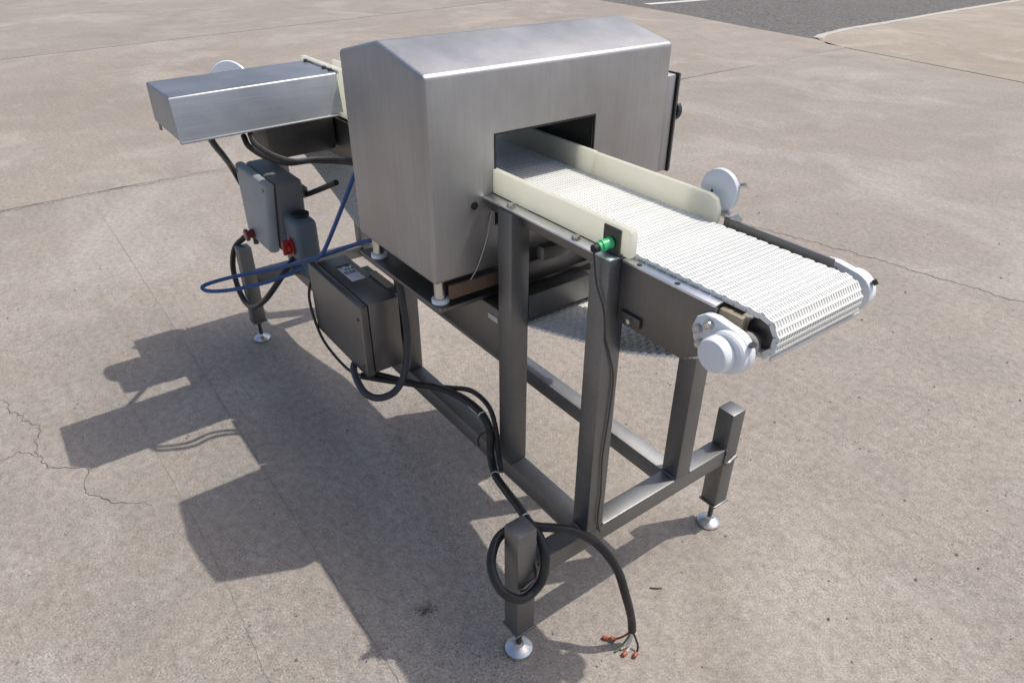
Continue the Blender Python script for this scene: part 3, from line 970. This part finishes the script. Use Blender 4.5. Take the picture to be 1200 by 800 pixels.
# ------------------------------------------------------------------ grey box with switch
gb = thing('switch_box', (-1.84, .10, .58), 'grey plastic control box with a red button below its corner mounted on the far upright', 'electrical box')
gx0, gx1, gy0, gy1, gz0, gz1 = -2.02, -1.655, .02, .172, .575, .898
def tapered(x0, x1, y0, y1, z0, z1, r, name, mat, par, dx=.035):
    b = MB(); b.box(x0, x1, y0, y1, z0, z1, r, 4)
    for v in b.bm.verts:
        f = (z1 - v.co.z) / (z1 - z0)
        if v.co.x > (x0 + x1) / 2:
            v.co.x -= f * (.10 - .075 * (v.co.y - .02) / .152)
    return b.build(name, mat, par, sharp=50)
tapered(gx0 + .004, gx1 - .003, gy0 + .042, gy1, gz0 + .004, gz1 - .004, .018, 'body', 'greybody', gb)
tapered(gx0, gx1, gy0, gy0 + .040, gz0, gz1, .016, 'lid', 'greybox', gb)
for (x, z) in ((gx0 + .03, gz1 - .03), (gx1 - .03, gz1 - .03)):
    b = MB(); b.cyl((x, gy0 - .002, z), (x, gy0 + .002, z), .008, n=12); b.build('lid_screw', 'greyblue', gb)
b = MB(); b.box(-1.98, -1.7, gy1, .2025, .62, .66, .002); b.box(-2.06, -1.98, .176, .2025, .62, .66, .002); b.box(-1.98, -1.7, gy1, .2025, .80, .84, .002); b.box(-2.06, -1.98, .176, .2025, .80, .84, .002)
b.build('wall_bracket', 'frame', gb)
b = MB(); b.lathe((-1.935, gy0 + .0, .607), (0, -1, -.05), [(0, .020), (.008, .022), (.012, .018), (.022, .018), (.024, .026), (.034, .027), (.038, .022)], 20)
b.build('push_button', 'darkred', gb)
b = MB(); b.lathe((-2.0, .04, .575), (0, 0, -1), [(0, .017), (.014, .017), (.016, .012), (.045, .011)], 12)
b.build('cable_gland', 'conduit', gb)
b = MB(); b.box(-1.672, -1.525, .070, .158, .585, .772, .022, 4)
sw = b.build('disconnect_switch', 'greyblue', gb, sharp=50)
b = MB(); b.lathe((-1.605, .0695, .652), (0, -1, 0), [(0, .034), (.008, .036), (.010, .028), (.012, .028)], 24)
b.box(-1.614, -1.596, .030, .058, .622, .682, .004)
b.box(-1.632, -1.578, .046, .0575, .640, .664, .004)
b.build('knob', 'red', sw)
b = MB(); b.cyl((-1.60, .12, .772), (-1.60, .12, .782), .035, n=20); b.build('gland_nut', 'black', sw)

# ------------------------------------------------------------------ cables and hoses
pc = thing('power_cable', (-.035, .084, .34), 'thick black power cable knotted round the front left leg with its wire ends bare', 'cable')
b = MB()
b.tube([(-.98, .03, .390), (-.93, .10, .372), (-.82, .17, .385), (-.701, .19, .430), (-.542, .185, .482), (-.43, .178, .495), (-.388, .178, .452), (-.372, .168, .375), (-.30, .135, .368), (-.218, .108, .392), (-.11, .074, .432), (-.045, .058, .440),
        (-.002, .060, .425), (.040, .050, .390), (.054, .032, .330), (.054, -.002, .298), (.054, -.045, .306), (.030, -.082, .345), (-.012, -.082, .392), (-.045, -.045, .425), (-.056, .000, .432), (-.046, .045, .432),
        (-.012, .075, .434), (.012, .108, .430), (.036, .152, .410), (.070, .203, .362), (.120, .237, .289), (.158, .247, .200), (.172, .262, .120), (.178, .268, .062)], .0122, 12, 9, .06)
b.build('sheath', 'rubber', pc)
for name_, mt, pts in (('wire', 'orange', [(.178, .266, .064), (.165, .250, .035), (.148, .236, .016), (.130, .226, .006)]),
                       ('wire', 'greenwire', [(.178, .266, .064), (.176, .250, .030), (.174, .230, .012), (.172, .214, .005)]),
                       ('wire', 'whitewire', [(.179, .266, .064), (.183, .256, .034), (.182, .246, .014), (.176, .232, .006)]),
                       ('wire', 'rubber', [(.179, .267, .064), (.192, .272, .036), (.205, .270, .018), (.213, .258, .008)]),
                       ('wire', 'whitewire', [(.179, .267, .064), (.186, .262, .030), (.190, .250, .012), (.192, .238, .006)])):
    b = MB(); b.tube(pts, .0032, 7, 6)
    b.build(name_, mt, pc)
for p, d in (((.130, .226, .006), (-.6, -.5, 0)), ((.192, .238, .007), (.1, -.6, 0)), ((.212, .259, .008), (.2, -.6, 0)), ((.148, .238, .012), (-.6, -.5, 0))):
    b = MB(); b.lathe(p, d, [(0, .0045), (.003, .007), (.014, .0065), (.018, .003)], 8)
    b.build('wire_nut', 'orange', pc)
b = MB()
for p, q in (((-.43, .178, .495), (-.405, .174, .488)), ((-.300, .133, .368), (-.285, .126, .372)), ((-.06, .060, .440), (-.045, .058, .440))):
    p, q = Vector(p), Vector(q)
    b.lathe(p, q - p, [(0, .0132), (.001, .0142), (.004, .0142), (.005, .0132)], 14, False)
b.build('cable_tie', 'whitewire', pc)
b = MB(); b.tube([(-.372, .182, .470), (-.385, .170, .462), (-.405, .158, .444), (-.412, .150, .42), (-.408, .150, .398)], .003, 6, 6)
b.build('tie_tail', 'rubber', pc)
sc = thing('branch_cable', (-.40, .19, .45), 'thin black cable strapped beside the thick power cable on the lower left tube', 'cable')
b = MB()
b.tube([(-.96, .08, .392), (-.88, .14, .384), (-.77, .186, .402), (-.66, .200, .452), (-.53, .205, .512), (-.42, .195, .525), (-.378, .192, .470), (-.365, .190, .40), (-.30, .158, .368)], .008, 9, 8, .05)
b.build('sheath', 'rubber', sc)

cd = thing('conduit', (-.80, .06, .40), 'charcoal flexible conduit looping from the head down the front of the enclosure and under it', 'conduit')
b = MB(); b.tube([(-.93, .12, .862), (-.84, .10, .87), (-.795, .115, .83), (-.80, .128, .762), (-.80, .137, .617), (-.80, .122, .488), (-.80, .077, .412), (-.82, .023, .391), (-.86, -.010, .402), (-.937, -.004, .420), (-1.00, .02, .43), (-1.03, .07, .44)], .0125, 10, 8)
b.build('sleeve', 'conduit', cd)

ec = thing('earth_lead', (-1.2, .03, .4), 'thin black lead curving under the lower left edge of the stainless enclosure', 'cable')
b = MB(); b.tube([(-.97, .03, .395), (-1.067, .022, .372), (-1.18, .015, .385), (-1.263, .012, .415), (-1.318, .012, .48), (-1.332, .012, .56), (-1.33, .03, .62), (-1.31, .06, .655)], .0055, 8, 8)
b.build('sheath', 'rubber', ec)
bh = thing('air_hose', (-1.25, -.05, .75), 'blue air hose sticking out in a long flat loop behind the enclosure', 'hose')
b = MB(); b.tube([(-1.020, 0.180, 0.852), (-1.075, 0.149, 0.840), (-1.248, 0.080, 0.750), (-1.407, 0.003, 0.670), (-1.460, -0.031, 0.645), (-1.569, -0.099, 0.600), (-1.636, -0.182, 0.575), (-1.675, -0.256, 0.555), (-1.665, -0.286, 0.550), (-1.631, -0.271, 0.545), (-1.583, -0.210, 0.550), (-1.523, -0.121, 0.570), (-1.468, -0.036, 0.600), (-1.435, 0.031, 0.630), (-1.360, 0.060, 0.660)], .0075, 9, 10)
b.build('loop', 'blue', bh)
b = MB(); b.tube([(-1.25, .03, .745), (-1.228, .05, .765), (-1.198, .08, .839), (-1.156, .12, .952), (-1.132, .15, 1.029), (-1.135, .19, 1.094)], .0075, 9, 8)
b.build('riser', 'blue', bh)
bl = thing('looped_cable', (-2.09, -.05, .3), 'short black cable hanging in a loop round the far left leg under the grey box', 'cable')
b = MB(); b.tube([(-2.10, .02, .53), (-2.15, -.02, .47), (-2.178, -.04, .37), (-2.155, -.045, .285), (-2.08, -.048, .238), (-1.98, -.050, .250), (-1.87, -.048, .300), (-1.76, -.045, .37), (-1.66, -.035, .45), (-1.63, .02, .53), (-1.64, .08, .585)], .0125, 10, 8)
b.build('sheath', 'rubber', bl)
mc = thing('motor_cable', (-1.25, 0, 1.1), 'pair of black cables drooping from the drive cover to the head above the grey box', 'cable')
for d in ((0, 0, 0), (.035, .012, .012)):
    b = MB(); b.tube([Vector(p) + Vector(d) for p in ((-1.37, -.10, 1.17), (-1.33, -.10, 1.145), (-1.30, -.06, 1.11), (-1.28, .0, 1.085), (-1.29, .08, 1.075), (-1.24, .17, 1.068), (-1.12, .22, 1.075), (-.90, .26, 1.09))], .0095, 9, 8)
    b.build('sheath', 'rubber', mc)
dc = thing('drop_cable', (-1.42, -.16, 1.1), 'straight black cable dropping from the drive cover to the back of the grey box', 'cable')
b = MB(); b.tube([(-1.60, -.16, 1.20), (-1.71, -.12, 1.08), (-1.88, -.05, .97), (-2.06, .02, .86), (-2.10, .07, .74), (-2.07, .14, .64)], .0125, 9, 6)
b.build('sheath', 'rubber', dc)
st_ = thing('stub_cable', (-1.40, .16, .94), 'short straight black cable between the grey box and the sagging belt', 'cable')
b = MB(); b.tube([(-1.80, .19, .772), (-1.70, .197, .812), (-1.559, .2, .873), (-1.387, .2, .948)], .011, 9, 6)
b.build('sheath', 'rubber', st_)
pc2 = thing('sensor_cable', (.035, .21, .8), 'thin dark sensor cable running down the front upright from the green photo sensor', 'cable')
b = MB(); b.tube([(.003, .188, 1.196), (.002, .184, 1.185), (-.002, .190, 1.165), (.004, .196, 1.11), (.030, .197, 1.06), (.0345, .205, .99), (.0345, .225, .93), (.0345, .243, .86), (.0345, .240, .74), (.0345, .232, .62), (.0345, .238, .5), (.0345, .236, .40), (.0345, .25, .345)], .0022, 7, 6)
b.build('sheath', 'conduit', pc2)
tg_ = thing('tag_strip', (-.36, .20, .83), 'small white plastic tag stuck on the shelf rail beside the upright', 'tag')
b = MB(); b.box(-.428, -.382, .2045, .2065, .826, .842, .0006); b.build('strip', 'whitewire', tg_)
